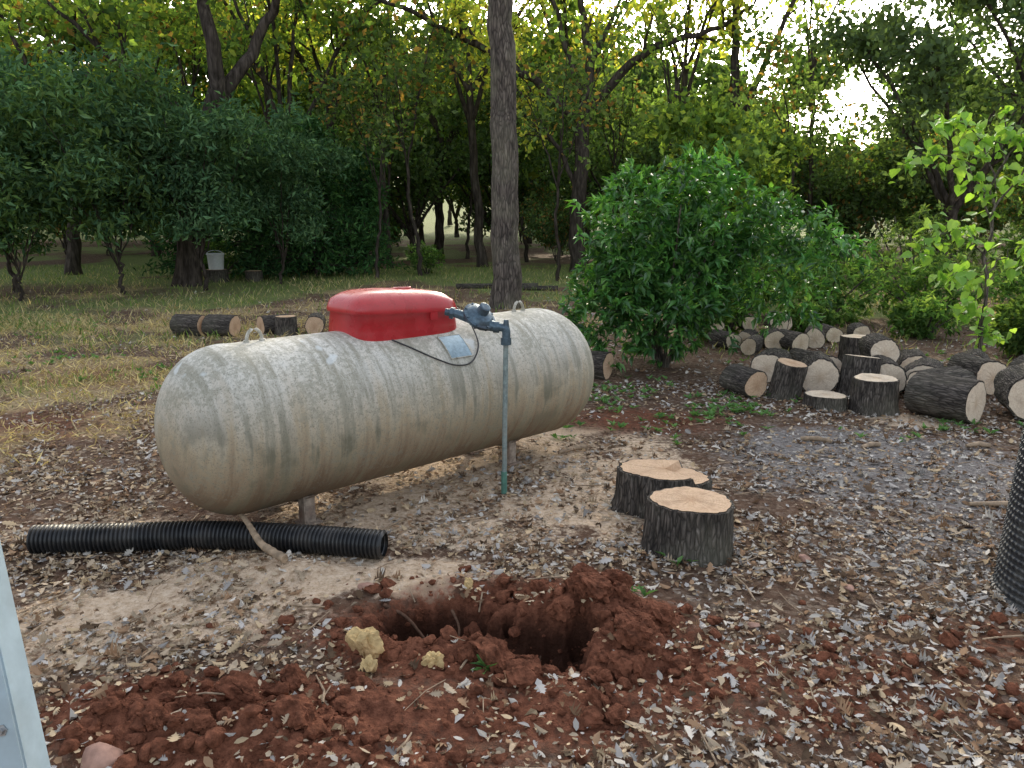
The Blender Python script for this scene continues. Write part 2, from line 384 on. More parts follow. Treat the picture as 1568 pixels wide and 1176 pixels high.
def gen_oak(name,seed,H0,r0,cols,fork,leafN=34,leafL=.17,sig=.45,depth=2,nl=5,spread=.7,lean=.1,**k):
    rng=np.random.RandomState(seed);limbs=[];
    lx=rng.uniform(-lean,lean)*fork
    trunk=[(0,0,0)]+[(lx*t+rng.normal(0,.06),rng.normal(0,.06),fork*t) for t in (.33,.66,1)]
    limbs.append((trunk,r0,r0*.72,None))
    top=np.array(trunk[-1])
    for a in range(nl):
        th=a/nl*2*PI+rng.uniform(-.4,.4);sp=spread*rng.uniform(.5,1.2);hh=(H0-fork)
        st=top-np.array([0,0,rng.uniform(0,.25)*fork*(a>1)])
        dx,dy=math.cos(th)*hh*sp,math.sin(th)*hh*sp
        limbs.append(([tuple(st),tuple(st+[dx*.25,dy*.25,hh*.3]),tuple(st+[dx*.6,dy*.6,hh*.62]),tuple(st+[dx,dy,hh*rng.uniform(.7,1)])],r0*.5,r0*.15,.25))
    return skel_tree(name,seed,limbs,leafN,leafL,sig,cols,depth-1,5,hh*.30,**k)
m_oakY=gen_oak('oak_yellow',11,13,.22,YEL+YG,5.5,12,.25,.36,thin=.6)
m_oakY2=gen_oak('oak_yellow_b',12,14,.19,YEL+YG,6.5,11,.24,.36,nl=5,thin=.6)
m_oakG=gen_oak('oak_green',13,12,.21,GRN+YG+BRN,4.5,15,.25,.38,nl=5,thin=.75)
m_thin=gen_oak('thin_oak',46,11,.10,YG+GRN,6.0,6,.22,.35,nl=4,spread=.35,lean=.2,thin=.35)
m_thin2=gen_oak('thin_oak_b',47,8.5,.07,GRN+DRK+BRN,3.5,8,.22,.38,nl=4,spread=.4,lean=.25,thin=.45)
m_oakD=gen_oak('live_oak_dark',14,7.5,.2,DRK,2.2,16,.2,.4,nl=6,spread=.75,lmat=M_leafD)
m_oakD2=gen_oak('live_oak_arching',44,6.5,.17,DRK+GRN,1.2,15,.24,.45,nl=7,spread=.95,lmat=M_leafD)
m_far=gen_oak('far_tree',15,9.5,.2,GRN+YG,1.8,9,.50,.6,nl=6,spread=.6)
m_far2=gen_oak('far_tree_b',45,10.5,.18,GRN+DRK,3.2,9,.46,.6,nl=5,spread=.5)
m_under=gen_oak('under_tree',16,5,.07,GRN+DRK+BRN,.7,12,.27,.4,nl=6,spread=.65,lmat=M_leafD)
m_sap=gen_oak('sapling_a',21,5.3,.06,BLU,1.0,13,.23,.28,nl=8,spread=.42,leafT=LEAF2,asp=.34,lmat=M_leafD)
m_sap2=gen_oak('sapling_b',22,4.8,.05,BLU+GRN,.9,13,.23,.30,nl=8,spread=.5,leafT=LEAF2,asp=.34,lmat=M_leafD)
m_ysap=gen_oak('sapling_y',23,4.3,.05,YG+GRN,1.4,8,.20,.28,nl=6,spread=.4)
def cedar(name,seed,Hh,rb,cols):
    rng=np.random.RandomState(seed);tubes=[(np.array([(0,0,0),(0.05,0,Hh*.5),(0,0.05,Hh)]),np.array([.1,.06,.01]))];tips=[]
    for z in np.linspace(.4,Hh,36):
        rr=(rb*(1-z/Hh)**.7+.15)*(1+.25*math.sin(z*5+seed))
        for _ in range(6):
            th=rng.rand()*6.28;l=rr*rng.uniform(.45,1.25)*(1+.3*math.cos(th*2+seed+z*.6));e=np.array([math.cos(th)*l,math.sin(th)*l,z-.15*l])
            tubes.append((np.array([(0,0,z),e*.5+np.array([0,0,z*.5+.08]),e]),np.array([.02,.014,.005])))
            for t in (.35,.6,.8,1):tips.append(np.array([e[0]*t,e[1]*t,z-.15*l*t]))
    return fin_tree(name,rng,tubes,tips,8,.2,.15,cols,asp=.3,lmat=M_leafD)
m_ced=cedar('cedar',31,4.2,1.3,[(.06,.15,.055),(.085,.18,.06),(.05,.115,.05)])
m_ced2=cedar('cedar_b',33,5,1.5,[(.055,.125,.055),(.08,.16,.06),(.045,.105,.05)])
def T(name,me,x,y,s=1,rz=0,parent=None,tilt=(0,0)):
    return link(name,me,parent,(x,y,Hs(x,y)-.05),(tilt[0],tilt[1],rz),s)
m=skel_tree('oak_main',2,[([(0,0,-.1),(-.03,0,1.5),(.0,.02,3),(-.06,0,4.5),(-.1,0,6),(-.05,0,8)],.30,.235,None),
  ([(-.05,7.8),(-1.2,8.8),(-2.6,9.6),(-4,10.2)],.14,.05,.4),([(-.05,7.9),(1.1,9.2),(2.3,10.5),(3.0,11.5)],.14,.05,.4),
  ([(-.05,8),(.1,9.6),(-.2,11.2),(.1,12.8)],.18,.05,.3),
  ([(0,0,7.5),(.4,-.8,8.4),(.5,-1.2,9.4),(.7,-1.5,10)],.1,.04,.4)],14,.24,.4,YG,trunk_n=28,bmat=M_bark)
T('oak_tree',m,-.12,16.7)
m=skel_tree('oak_forked',3,[([(0,0,-.1),(-.1,.0,2.2),(.1,0,4.3),(0,0,5.5)],.28,.23,None),
  ([(0,5.1),(-1.2,6.1),(-2.3,6.8),(-3.9,7.5),(-5.6,8.4),(-7,8.8)],.17,.05,.3),
  ([(0.05,5.1),(1.2,6.7),(2.6,7.6),(4.0,7.7),(5.2,8.4)],.18,.05,.3),
  ([(0,5.3),(.4,7.1),(.1,8.2),(-.1,9.7),(-.4,11.6)],.2,.05,.3),
  ([(0,6),(-.7,8.0),(-1.3,9.8),(-2,11)],.12,.04,.3),
  ([(0,0,2.6),(-.5,.1,3.9),(-1.3,.2,5.0),(-1.8,.3,6.4)],.11,.04,.5),
  ([(.3,7),(1.2,8.8),(1.6,10.4)],.1,.04,.3)],11,.23,.36,YEL,trunk_n=16,thin=.65)
T('oak_tree',m,2.35,28)
m=skel_tree('oak_leaning',4,[([(-.3,0,-.1),(0,0,2.2),(.5,0,3.7),(1.0,0,5.2)],.33,.27,None),
  ([(1.0,5.0),(1.05,6.3),(.75,7.6),(.8,9.2),(.6,11)],.22,.07,.4),
  ([(.9,4.9),(1.7,6.0),(2.1,7.0),(3.0,8.2),(4.2,9.2)],.2,.06,.35),
  ([(.4,4.2),(-.8,5.4),(-2,6.2),(-3.2,7.4)],.13,.04,.35)],10,.23,.38,GRN+YG,trunk_n=16,thin=.75)
T('oak_tree',m,-8.8,22)
m=skel_tree('oak_tall_fork',6,[([(0,0,-.1),(.05,0,2.5),(0.1,0,4.8)],.25,.20,None),
  ([(.1,4.7),(-.1,6.5),(-.3,8.4),(-.3,10.8)],.18,.07,.45),
  ([(.1,4.7),(.7,6.3),(1.5,8.3),(2.2,10.2)],.13,.05,.45)],8,.23,.36,YEL+YG,trunk_n=14,thin=.5)
T('oak_tree',m,7.4,27.5)
for (me,x,y,s,rz,ty) in [(m_oakY2,-1.15,31,1.0,.4,0),(m_oakG,-7.9,28,(1,1,1.05),1.3,.03),(m_oakY2,-6.8,31,.95,2.4,.12),(m_oakY2,6.0,30.5,(.8,.8,1.1),3.3,0),
     (m_thin,11.2,30,(1,1,1.15),4.0,.03),(m_oakG,-15,27,(1.1,1,.95),.7,0),(m_oakY,3.2,38,1.1,1,0),(m_oakY,-3.8,41,1.1,2.2,0),
     (m_oakG,-17,38,1.0,4.1,0),(m_oakY,-10,42,1.05,.2,0),(m_oakG,-24,32,1.0,3,0),
     (m_thin2,-3.0,26,1,1,0),(m_thin,-4.6,30,1.0,2,.05),(m_thin2,3.6,31,1,3,.06),(m_thin,5.0,26.5,.9,5,-.04),(m_thin2,8.6,25,.9,4,.08),(m_thin,-9.6,30,1,0,0),(m_thin2,-5.5,33,1.1,2.2,-.1),
     (m_thin,-13,31,1.05,1,.05),(m_thin2,.7,36,1.2,.4,0),(m_thin2,-2.2,39,1.2,3.4,.1),(m_thin2,1.4,24,.8,1.4,-.06),(m_thin2,-4.2,24.5,.75,3.9,.08)]:
    T('oak_tree',me,x,y,s,rz,None,(0,ty))
for (me,x,y,s,rz) in [(m_oakD,12.3,22.5,.98,0),(m_oakD,16,23,1.1,1.5),(m_oakD,20.5,24,1.1,3),(m_oakD2,12.5,31,.65,4.2),(m_oakD2,-4.6,37,.95,.5),(m_oakD2,-.8,42,.9,2.5),(m_oakD2,4.6,34,.9,4),(m_oakD2,8.8,34,.8,5),(m_oakD2,-8.2,36,.9,1)]:
    T('live_oak_tree',me,x,y,s,rz)
for k,(x,y,s,rz) in enumerate([(-12.6,20,1,0),(-9.6,19.5,.95,1),(-8.0,20.5,.85,2),(-11.2,17.8,.75,4),(-15,21,1.0,5),(-13.2,16.5,.7,2.2),(-6.6,22.5,.75,3.1)]):
    T('bay_sapling',(m_sap,m_sap2)[k%2],x,y,s,rz)
T('oak_sapling',m_ysap,4.7,20,.95,0);T('oak_sapling',m_ysap,6.4,22,.85,2)
for (me,x,y,s,rz) in [(m_ced2,-8.0,25,.95,0),(m_ced,-6.3,25.5,1.15,1),(m_ced,-5.0,27,1.0,2),(m_ced2,-10.5,26,1.1,3),(m_ced2,-7.2,27.5,1.0,5)]:
    T('cedar_tree',me,x,y,s,rz)
df=empty('distant_forest');rng=np.random.RandomState(8);c=0
for y in (47,58,74,96):
    n=int(y*.32)
    for i in range(n):
        x=(-1+2*(i+rng.uniform(.1,.9))/n)*(y*.85)
        ux=x/y
        if y<56 and -.115<ux<-.05: continue
        if y<70 and -.095<ux<-.065: continue
        s=rng.uniform(.75,1.2)*(1+.15*(y>70))
        if .28<ux<.50: s*=.6
        c+=1;l=link('tree_%d'%c,(m_far,m_far2)[c%2],df,(x,y+rng.uniform(-4,4),Hs(x,y)-.1),(0,0,rng.rand()*6.28),s)
us=empty('forest_undergrowth')
c=0
for y in (32,40,52):
    n=int(y*.36)
    for i in range(n):
        x=(-1+2*(i+rng.uniform(.1,.9))/n)*(y*.8);ux=x/y
        if (-.20<ux<.04 and y<35) or -.11<ux<-.05:continue
        c+=1;link('shrub_%d'%c,m_under,us,(x,y+rng.uniform(-2,2),Hs(x,y)-.05),(0,0,rng.rand()*6.28),rng.uniform(.4,.9))
# ------------------------------------------------------------------ bushes
def bush(name,loc,rx,ry,h,ncl,nl,L,W,cols,mat,seed,stems=7,lumps=9,zb=.1,tipb=1.6,pts=None):
    rng=np.random.RandomState(seed);A=Acc()
    ls=[]
    for i in range(lumps):
        th=rng.rand()*6.28;q=rng.uniform(.15,.62)
        ls.append((math.cos(th)*rx*q,math.sin(th)*ry*q,h*rng.uniform(.28,.78),rng.uniform(.35,.55)*min(rx,ry),rng.uniform(.7,1.1)))
    ls.append((0,0,h*.5,.75*min(rx,ry),h*.48/(.75*min(rx,ry))))
    if pts: ls+=pts
    for i in range(stems):
        th=rng.rand()*6.28;e=np.array([math.cos(th)*rx*.6,math.sin(th)*ry*.6,h*rng.uniform(.5,.9)])
        tube(A,[(e[0]*.05,e[1]*.05,-.05),(e[0]*.3,e[1]*.3,e[2]*.4),tuple(e)],[.028,.02,.008],6,0)
    P=[];D=[];S=[]
    per=rng.choice(len(ls),ncl,p=np.array([l[3]**2*l[4] for l in ls])/sum(l[3]**2*l[4] for l in ls))
    lsh=rng.uniform(.8,1.2,len(ls))
    for k in per:
        x,y,z,r,sz=ls[k];d=rng.normal(0,1,3);d/=np.linalg.norm(d);q=rng.uniform(.55,1.0)**.6*(1+.2*math.sin(d[0]*7+k)*math.cos(d[1]*6+d[2]*4))
        if rng.rand()<.12:q*=1.25
        p=np.array([x,y,z])+d*r*q*np.array([1,1,sz])
        if p[2]<zb:continue
        P.append(p);D.append(d*np.array([1,1,.7])+np.array([0,0,.35]));S.append(lsh[k])
    P=np.array(P);D=nrm(np.array(D));n=len(P)
    PP=np.repeat(P,nl,0);DD=np.repeat(D,nl,0);N=len(PP)
    sh=np.repeat(rng.uniform(.6,1.35,n)*np.array(S),nl)
    q=rng.normal(0,1,(N,3));dd=nrm(DD*rng.uniform(.2,1,(N,1))+nrm(q)*.9+np.array([0,0,-.15]))
    col=np.array(cols)[rng.randint(0,len(cols),N)]*sh[:,None]*rng.uniform(.75,1.25,(N,1))
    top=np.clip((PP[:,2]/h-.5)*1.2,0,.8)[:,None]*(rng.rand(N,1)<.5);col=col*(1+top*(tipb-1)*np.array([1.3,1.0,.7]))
    l=L*rng.uniform(.6,1.25,N)
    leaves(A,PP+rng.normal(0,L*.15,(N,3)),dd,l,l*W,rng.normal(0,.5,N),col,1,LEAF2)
    o=A.obj(name,[M_bark,mat]);o.location=(loc[0],loc[1],Hs(*loc));return o
CIT=[(.06,.18,.045),(.09,.23,.055),(.05,.13,.04),(.14,.30,.075)]
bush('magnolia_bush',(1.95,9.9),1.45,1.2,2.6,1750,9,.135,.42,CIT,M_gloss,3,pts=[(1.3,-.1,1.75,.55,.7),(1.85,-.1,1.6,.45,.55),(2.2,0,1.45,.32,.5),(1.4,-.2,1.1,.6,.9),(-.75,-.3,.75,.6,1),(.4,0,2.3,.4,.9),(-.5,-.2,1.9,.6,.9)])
SH=[(.10,.20,.06),(.15,.26,.08),(.08,.15,.05),(.2,.29,.1)]
sid=40
for (x,y,rx,h,n,cols) in [(5.6,14,1.5,1.25,500,SH),(7.6,14.2,1.5,1.2,500,SH),(8.6,17,1.5,2.2,500,DRK+GRN),(9.8,14.5,1.4,1.3,450,SH),(4.3,15,1.2,1.2,350,SH),
      (7.0,10.6,.7,.85,400,GRN),(6.2,18,1.4,1.5,400,SH),(11.5,17,1.6,2.4,500,GRN),(3.3,12.2,.9,.8,250,SH),(13,15,1.5,1.6,400,SH),(-2.9,27,1,1.0,200,SH),(-9,24.5,1.2,1.1,250,SH),(6.6,12.4,.7,.6,200,SH),(4.9,12.9,.6,.5,160,SH),(9.2,12.4,.9,.8,260,GRN)]:
    sid+=1;bush('shrub',(x,y),rx,rx*.8,h,n,8,.115,.5,cols,M_leafB,sid,lumps=7,zb=.03)
def redbud():
    rng=np.random.RandomState(7);A=Acc();tips=[]
    L=[([(0,0,-.05),(.03,0,1),(-.03,0,1.9),(.05,0,2.7),(0,0,3.15)],.03,.008),
       ([(0,0,1.9),(-.35,-.1,2.5),(-.8,-.2,2.75),(-1.35,-.3,2.55)],.014,.004),([(0,0,2.3),(-.25,0,2.9),(-.6,-.1,3.1),(-.95,-.1,3.0)],.012,.004),
       ([(0,0,1.4),(-.3,-.1,1.75),(-.7,-.15,1.8),(-1.0,-.2,1.55)],.012,.004),([(0,0,2.0),(.4,.1,2.6),(.9,.1,2.8),(1.3,0,2.6)],.014,.004),
       ([(0,0,1.2),(.3,0,1.6),(.7,0,1.6)],.01,.004),([(0,0,.5),(-.15,-.1,.9),(-.28,-.1,.8)],.008,.003),([(0,0,1.0),(-.2,0,1.25),(-.55,-.1,1.2)],.01,.003),([(0,0,2.5),(.2,-.1,3.0),(.5,-.1,3.1)],.01,.003),([(0,0,.3),(.1,0,.6),(.2,0,.45)],.006,.003)]
    for p,a,b in L:
        q=limb_pts(rng,p);tube(A,q,np.linspace(a,b,len(q)),6,0)
        if a<.02: tips+=list(q[3:])
        else: tips+=list(q[9:])
    P=np.repeat(np.array(tips),7,0)+rng.normal(0,.09,(len(tips)*7,3));N=len(P)
    d=rng.normal(0,.6,(N,3));d[:,2]-=.55
    col=np.array([(.26,.44,.10),(.34,.52,.13),(.20,.38,.08)])[rng.randint(0,3,N)]*rng.uniform(.8,1.15,(N,1))
    HEART=(np.array([(0,0,0),(-.05,.28,.03),(.2,.5,.08),(.6,.38,.04),(1,0,-.1),(.6,-.38,.04),(.2,-.5,.08),(-.05,-.28,.03)]),np.array([[7,6,5,4,3,2,1,0]]))
    l=.135*rng.uniform(.6,1.2,N)
    leaves(A,P,d,l,l*.95,rng.normal(0,.5,N),col,1,HEART)
    o=A.obj('redbud_sapling',[M_bark,M_leaf]);o.location=(6.05,10.1,Hs(6.05,10.1)-.05)
redbud()
A=Acc();rng=np.random.RandomState(77)
for (x,y,r,n) in [(1.9,7.3,.35,30),(2.3,7.5,.3,20),(.9,7.9,.4,26),(1.3,8.6,.5,34),(-6,10.5,.6,30),(-4.2,9.5,.5,24),(3.2,6.6,.3,6),(4.1,6.9,.3,14),(4.9,6.6,.3,14),(-.12,3.02,.03,2),(.62,3.6,.1,3),(-2.6,11.8,.8,40),(5,9,.7,46),(3.4,9.6,.8,50),(-8,13.5,1,40),(.9,4.12,.12,4),(1.2,6.9,.5,14),(.35,6.8,.3,8),(2.5,8.0,.5,24),(5.6,10.3,.8,40)]:
    for i in range(n):
        px,py=x+rng.normal(0,r*.6),y+rng.normal(0,r*.6);k=rng.randint(5,9);th=rng.rand(k)*6.28
        d=np.stack([np.cos(th),np.sin(th),rng.uniform(.2,1.3,k)],-1);P=np.tile((px,py,Hs(px,py)+.01),(k,1))
        l=rng.uniform(.04,.09,k);leaves(A,P,d,l,l*.4,rng.normal(0,.3,k),np.array([(.14,.28,.09),(.20,.35,.13),(.10,.20,.07)])[rng.randint(0,3,k)],0,LEAF2)
A.obj('weeds',[M_grass])
# ------------------------------------------------------------------ logs & stumps
def log_mesh(name,r,L,seed,wood=M_wood2,upright=False,oval=1.0,notch=False):
    rng=np.random.RandomState(seed);n=72 if upright else 40;m=12;A=Acc()
    a=np.arange(n)/n*2*PI
    zs=np.linspace(0,L,m)
    low=1+.06*np.sin(a*2+rng.rand()*6)+.04*np.sin(a*3+rng.rand()*6)+.025*np.sin(a*5+rng.rand()*6)
    V=[]
    for z in zs:
        rid=.022*np.sin(a*17+vnoise(a*2,a*0+z*9,seed)*5)+.05*(vnoise(a*9,a*0+z*14,seed)-.5)+.03*(vnoise(a*4+3,a*0+z*5,seed+2)-.5)
        fl=1+(.16*math.exp(-z/(.25*L)) if upright else 0)*(1+.5*np.sin(a*4+seed))
        rr=r*(low*fl+rid)
        V.append(np.stack([np.cos(a)*rr,np.sin(a)*rr*oval,np.full(n,z)],-1))
    V=np.array(V)
    if notch:
        k=(V[-1][:,0]>r*.55);V[-1][k,2]-=.05;V[-2][k,2]-=.03
    i=np.arange(m-1)[:,None]*n;j=np.arange(n)[None]
    A.add(V.reshape(-1,3),np.stack([i+j,i+(j+1)%n,i+n+(j+1)%n,i+n+j],-1).reshape(-1,4),0,(1,1,1),True)
    for end,ring,zz in ((0,V[0],0.0),(1,V[-1],L)):
        in1=ring*np.array([.93,.93,1]);
        s=1 if end else -1
        base=np.concatenate([ring,in1]);j=np.arange(n)
        f=np.stack([j,(j+1)%n,n+(j+1)%n,n+j],-1) if end else np.stack([j,n+j,n+(j+1)%n,(j+1)%n],-1)
        A.add(base,f,0)
        rings=[in1+np.array([0,0,s*.004])];
        for q in (.66,.33):
            rg=in1*np.array([q,q,1]);rg[:,2]+=s*.004+rng.normal(0,.0015,n);rings.append(rg)
        vv=np.concatenate(rings+[np.array([[0,0,zz+s*.004]])])
        ff=[]
        for q in range(2):
            for t in range(n):
                a0,b0=q*n+t,q*n+(t+1)%n;c0,d0=(q+1)*n+(t+1)%n,(q+1)*n+t
                ff.append([a0,b0,c0,d0] if end else [a0,d0,c0,b0])
        for t in range(n):
            ff.append([2*n+t,2*n+(t+1)%n,3*n] if end else [2*n+t,3*n,2*n+(t+1)%n])
        A.add(vv,ff,1)
    return A.mesh(name,[M_bark2,wood])
def stump(x,y,r,h,seed,wood=M_wood,oval=1,notch=False,rz=0,tilt=(0,0),name='tree_stump'):
    return link(name,log_mesh(name,r,h+.04,seed,wood,True,oval,notch),None,(x,y,Hs(x,y)-.04),(tilt[0],tilt[1],rz))
stump(1.03,4.27,.23,.30,1)
stump(1.0,4.90,.29,.27,2,oval=.8,notch=True)
stump(3.18,7.75,.20,.12,3,M_wood2);stump(3.60,7.6,.22,.33,4,M_wood2)
def log(x,y,r,L,yaw,seed,z=0,pitch=0,wood=M_wood2,name='firewood_log'):
    me=log_mesh(name,r,L,seed,wood);o=link(name,me,None,(x,y,Hs(x,y)+r*.93+z))
    d=Vector((math.cos(math.radians(yaw))*math.cos(pitch),math.sin(math.radians(yaw))*math.cos(pitch),math.sin(pitch)))
    o.rotation_euler=d.to_track_quat('Z','Y').to_euler();return o
for k,q in enumerate([(2.60,8.15,.15,.45,110,0,M_wood),(3.35,8.35,.20,.5,75,.0,M_wood2),(4.02,8.2,.19,.5,75,.0,M_wood2),(4.35,8.15,.19,.5,60,0,M_wood2),
     (4.32,7.1,.22,.55,128,0,M_wood2),(4.88,7.05,.26,.55,70,0,M_wood2),(4.15,7.75,.19,.6,25,0,M_wood2),(5.2,8.3,.2,.5,95,0,M_wood2),
     (2.95,8.9,.18,.5,60,.02,M_wood2),(5.7,8.0,.2,.5,100,0,M_wood2),(3.7,8.9,.17,.6,110,0,M_wood2),(4.6,8.8,.18,.5,70,0,M_wood2),(5.4,9.0,.17,.5,60,0,M_wood2),(4.2,8.7,.17,.5,80,.22,M_wood2),
     (3.2,11.2,.13,.45,110,0,M_wood2),(3.45,11.5,.12,.4,60,0,M_wood2),(3.8,11.2,.15,.45,80,0,M_wood2),(4.1,11.0,.15,.45,110,0,M_wood2),(4.45,11.4,.15,.45,70,0,M_wood2),(3.6,11.8,.12,.4,90,.2,M_wood2),(4.2,12,.14,.4,100,.15,M_wood2),(3.1,12.3,.13,.4,70,0,M_wood2),(4.9,11.8,.13,.4,90,0,M_wood2),(3.3,10.8,.12,.4,60,0,M_wood2),
     (3.05,11.6,.12,.4,100,.2,M_wood2),(5.4,12.0,.13,.4,80,0,M_wood2),(3.95,11.5,.13,.4,70,.22,M_wood2),
     (1.14,9.15,.165,.5,150,0,M_wood),
     (-5.0,12.6,.17,.5,165,0,M_wood),(-4.45,12.5,.17,.5,165,0,M_wood),(-4.1,12.7,.16,.45,40,0,M_wood),(-3.2,12.6,.16,.5,100,0,M_wood),(-2.95,12.9,.15,.5,20,0,M_wood),
     (-1.5,21,.07,2.2,5,0,M_wood),(1.2,20.5,.06,1.6,175,0,M_wood)]):
    x,y,r,L,yaw,z,w=q;log(x,y,r,L,yaw,100+k,z,0,w)
stump(4.45,10.0,.19,.38,5,M_wood2,name='firewood_log');stump(2.9,8.2,.17,.38,6,M_wood,tilt=(.1,.15),name='firewood_log');stump(-3.65,12.6,.16,.30,7,M_wood,name='firewood_log');stump(3.75,8.3,.2,.42,8,M_wood2,tilt=(-.1,.1),name='firewood_log')
# ------------------------------------------------------------------ propane tank
def mk_tank():
    k=NT('weathered_tank_paint');co=k.coord();s=k.new('ShaderNodeSeparateXYZ');k.l(co,s.inputs[0]);z=s.outputs[2]
    st=k.noise(k.coord((9,.7,.9)),1.6,6,.65);sp=k.noise(co,30,5,.78);bl=k.noise(co,2.6,5,.6,.4);sp2=k.noise(co,100,3,.7)
    c=k.mix(k.ramp(bl,[(.35,0),(.65,1)]),(.60,.565,.48),(.74,.72,.66))
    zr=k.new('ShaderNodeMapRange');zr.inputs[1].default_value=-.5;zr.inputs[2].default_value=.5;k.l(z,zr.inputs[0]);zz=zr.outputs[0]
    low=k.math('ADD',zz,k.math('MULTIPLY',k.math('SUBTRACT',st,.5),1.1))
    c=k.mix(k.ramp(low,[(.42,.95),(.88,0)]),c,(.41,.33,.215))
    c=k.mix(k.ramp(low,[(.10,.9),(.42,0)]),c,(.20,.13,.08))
    c=k.mix(k.ramp(st,[(.49,0),(.62,.6)]),c,(.24,.215,.14))
    mp=k.math('ADD',bl,k.math('MULTIPLY',k.math('SUBTRACT',st,.5),.7))
    c=k.mix(k.math('MULTIPLY',k.ramp(mp,[(.50,0),(.64,.8)]),k.ramp(zz,[(.15,.4),(.45,1),(.78,.2)])),c,(.14,.135,.09))
    dens=k.math('ADD',sp,k.math('MULTIPLY',k.math('SUBTRACT',bl,.5),-.5))
    dens=k.math('ADD',dens,k.math('MULTIPLY',k.math('SUBTRACT',zz,.6),.12))
    c=k.mix(k.ramp(dens,[(.50,0),(.61,.62)]),c,(.29,.28,.215))
    c=k.mix(k.ramp(sp2,[(.55,0),(.62,.6)]),c,(.18,.17,.13))
    wp=k.noise(k.coord((5,5,5)),1.1,2,.5)
    top=k.math('MULTIPLY',k.ramp(wp,[(.655,0),(.69,.6)]),k.ramp(zz,[(.78,0),(.88,1)]))
    c=k.mix(top,c,(.72,.76,.76))
    k.set(c,.68,None,.35);k.bump(k.math('ADD',sp,k.math('MULTIPLY',sp2,.5)),.4,.006);return k.m
M_tank=mk_tank()
def simple(name,col,rough,metal=0,var=.25,sc=20,spec=.5,bump=.2,dirt=None,bd=.003):
    k=NT(name);co=k.coord();n=k.noise(co,sc,5,.65);n2=k.noise(co,sc*.2,3)
    c=k.mix(k.ramp(n,[(.35,0),(.65,1)]),tuple(v*(1-var) for v in col),tuple(min(1,v*(1+var*.6)) for v in col))
    if dirt:c=k.mix(k.ramp(n2,[(.48,0),(.68,.8)]),c,dirt)
    k.set(c,rough,metal,spec);k.bump(n,bump,bd);return k.m
M_steel=simple('rusty_leg_steel',(.34,.27,.21),.8,0,.4,30,dirt=(.18,.10,.07))
AX=math.radians(44);TC=(-.74,5.43);RT=.51;ZC=.655;HL=1.70
tank=empty('propane_tank',(TC[0],TC[1],ZC),(0,0,AX))
A=Acc();n=96;hd=.38;prof=[]
for t in np.linspace(0,PI/2,18): prof.append((-(HL-hd)-hd*math.cos(t),RT*math.sin(t)**.9))
body=np.linspace(-(HL-hd),HL-hd,40)[1:-1]
for x in body: prof.append((x,RT))
for t in np.linspace(PI/2,0,18): prof.append(((HL-hd)+hd*math.cos(t),RT*math.sin(t)**.9))
prof=np.array(prof)
for c0 in (-(HL-hd),HL-hd): prof[:,1]+=.003*np.exp(-((prof[:,0]-c0)/.02)**2)
a=np.arange(n)/n*2*PI
V=np.stack([np.repeat(prof[:,0],n),(np.sin(a)[None]*prof[:,1:2]).ravel(),(np.cos(a)[None]*prof[:,1:2]).ravel()],-1)
m=len(prof);i=np.arange(m-1)[:,None]*n;j=np.arange(n)[None]
A.add(V,np.stack([i+j,i+n+j,i+n+(j+1)%n,i+(j+1)%n],-1).reshape(-1,4),0,(1,1,1),True)
A.obj('shell',[M_tank],tank)
A=Acc()
for u in (-1.12,1.1):
    t=np.linspace(0,PI,11);P=[(u-.05*math.cos(k)*1.0,0,RT-.01+.085*math.sin(k)**.8) for k in t];tube(A,P,[.011]*11,8)
    for e in (-.05,.05):tube(A,[(u+e,0,RT-.02),(u+e,0,RT+.012)],[.022,.018],10,cap=True)
A.obj('lifting_lugs',[M_tank],tank)
def box(A,c,s,mat=0,R=None,bev=0):
    sx,sy,sz=[q/2 for q in s];v=np.array([(x,y,z) for x in(-sx,sx) for y in(-sy,sy) for z in(-sz,sz)],float)
    if R is not None:v=v@np.array(R).T
    A.add(v+np.array(c),[[0,1,3,2],[4,6,7,5],[0,4,5,1],[2,3,7,6],[0,2,6,4],[1,5,7,3]],mat)
A=Acc()
for u in (-.95,.80):
    for sy in (-1,1):
        yb=sy*.24;zt=-math.sqrt(RT**2-.24**2)+.03
        h=ZC+zt+.03;zc=zt-h/2
        box(A,(u,yb,zc),(.07,.010,h));box(A,(u-.035,yb+sy*-.030,zc),(.010,.07,h))
        box(A,(u,yb-sy*.02,-ZC+.03),(.13,.12,.012))
    t=np.linspace(-.62,.62,13);P=[]
    for q in t:
        P.append([(u-.03,math.sin(q)*(RT+.004),-math.cos(q)*(RT+.004)),(u+.03,math.sin(q)*(RT+.004),-math.cos(q)*(RT+.004))])
    v=np.array(P).reshape(-1,3);o2=v.copy();o2[:,1:]*=1.02;vv=np.concatenate([v,o2]);f=[]
    for q in range(12):f+= [[26+2*q,26+2*q+1,26+2*q+3,26+2*q+2]]
    A.add(vv,f,0)
A.obj('legs',[M_steel],tank)
def mk_red():
    k=NT('red_dome_paint');co=k.coord();n=k.noise(co,6,4);f=k.noise(co,60,4,.7);s=k.new('ShaderNodeSeparateXYZ');k.l(co,s.inputs[0])
    c=k.mix(k.ramp(n,[(.35,0),(.7,1)]),(.40,.016,.022),(.54,.04,.048))
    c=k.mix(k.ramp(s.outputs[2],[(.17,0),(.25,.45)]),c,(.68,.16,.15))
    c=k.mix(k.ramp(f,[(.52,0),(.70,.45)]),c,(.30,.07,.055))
    k.set(c,k.ramp(n,[(.3,.2),(.7,.36)]),None,.5);k.bump(n,.1,.01);return k.m
M_red=mk_red();M_dark=simple('painted_hole_shade',(.02,.012,.012),.8)
dome=Acc();n=72;a=np.arange(n)/n*2*PI
def sup(a,e):return np.sign(a)*np.abs(a)**e
LX,LY=.43,.235
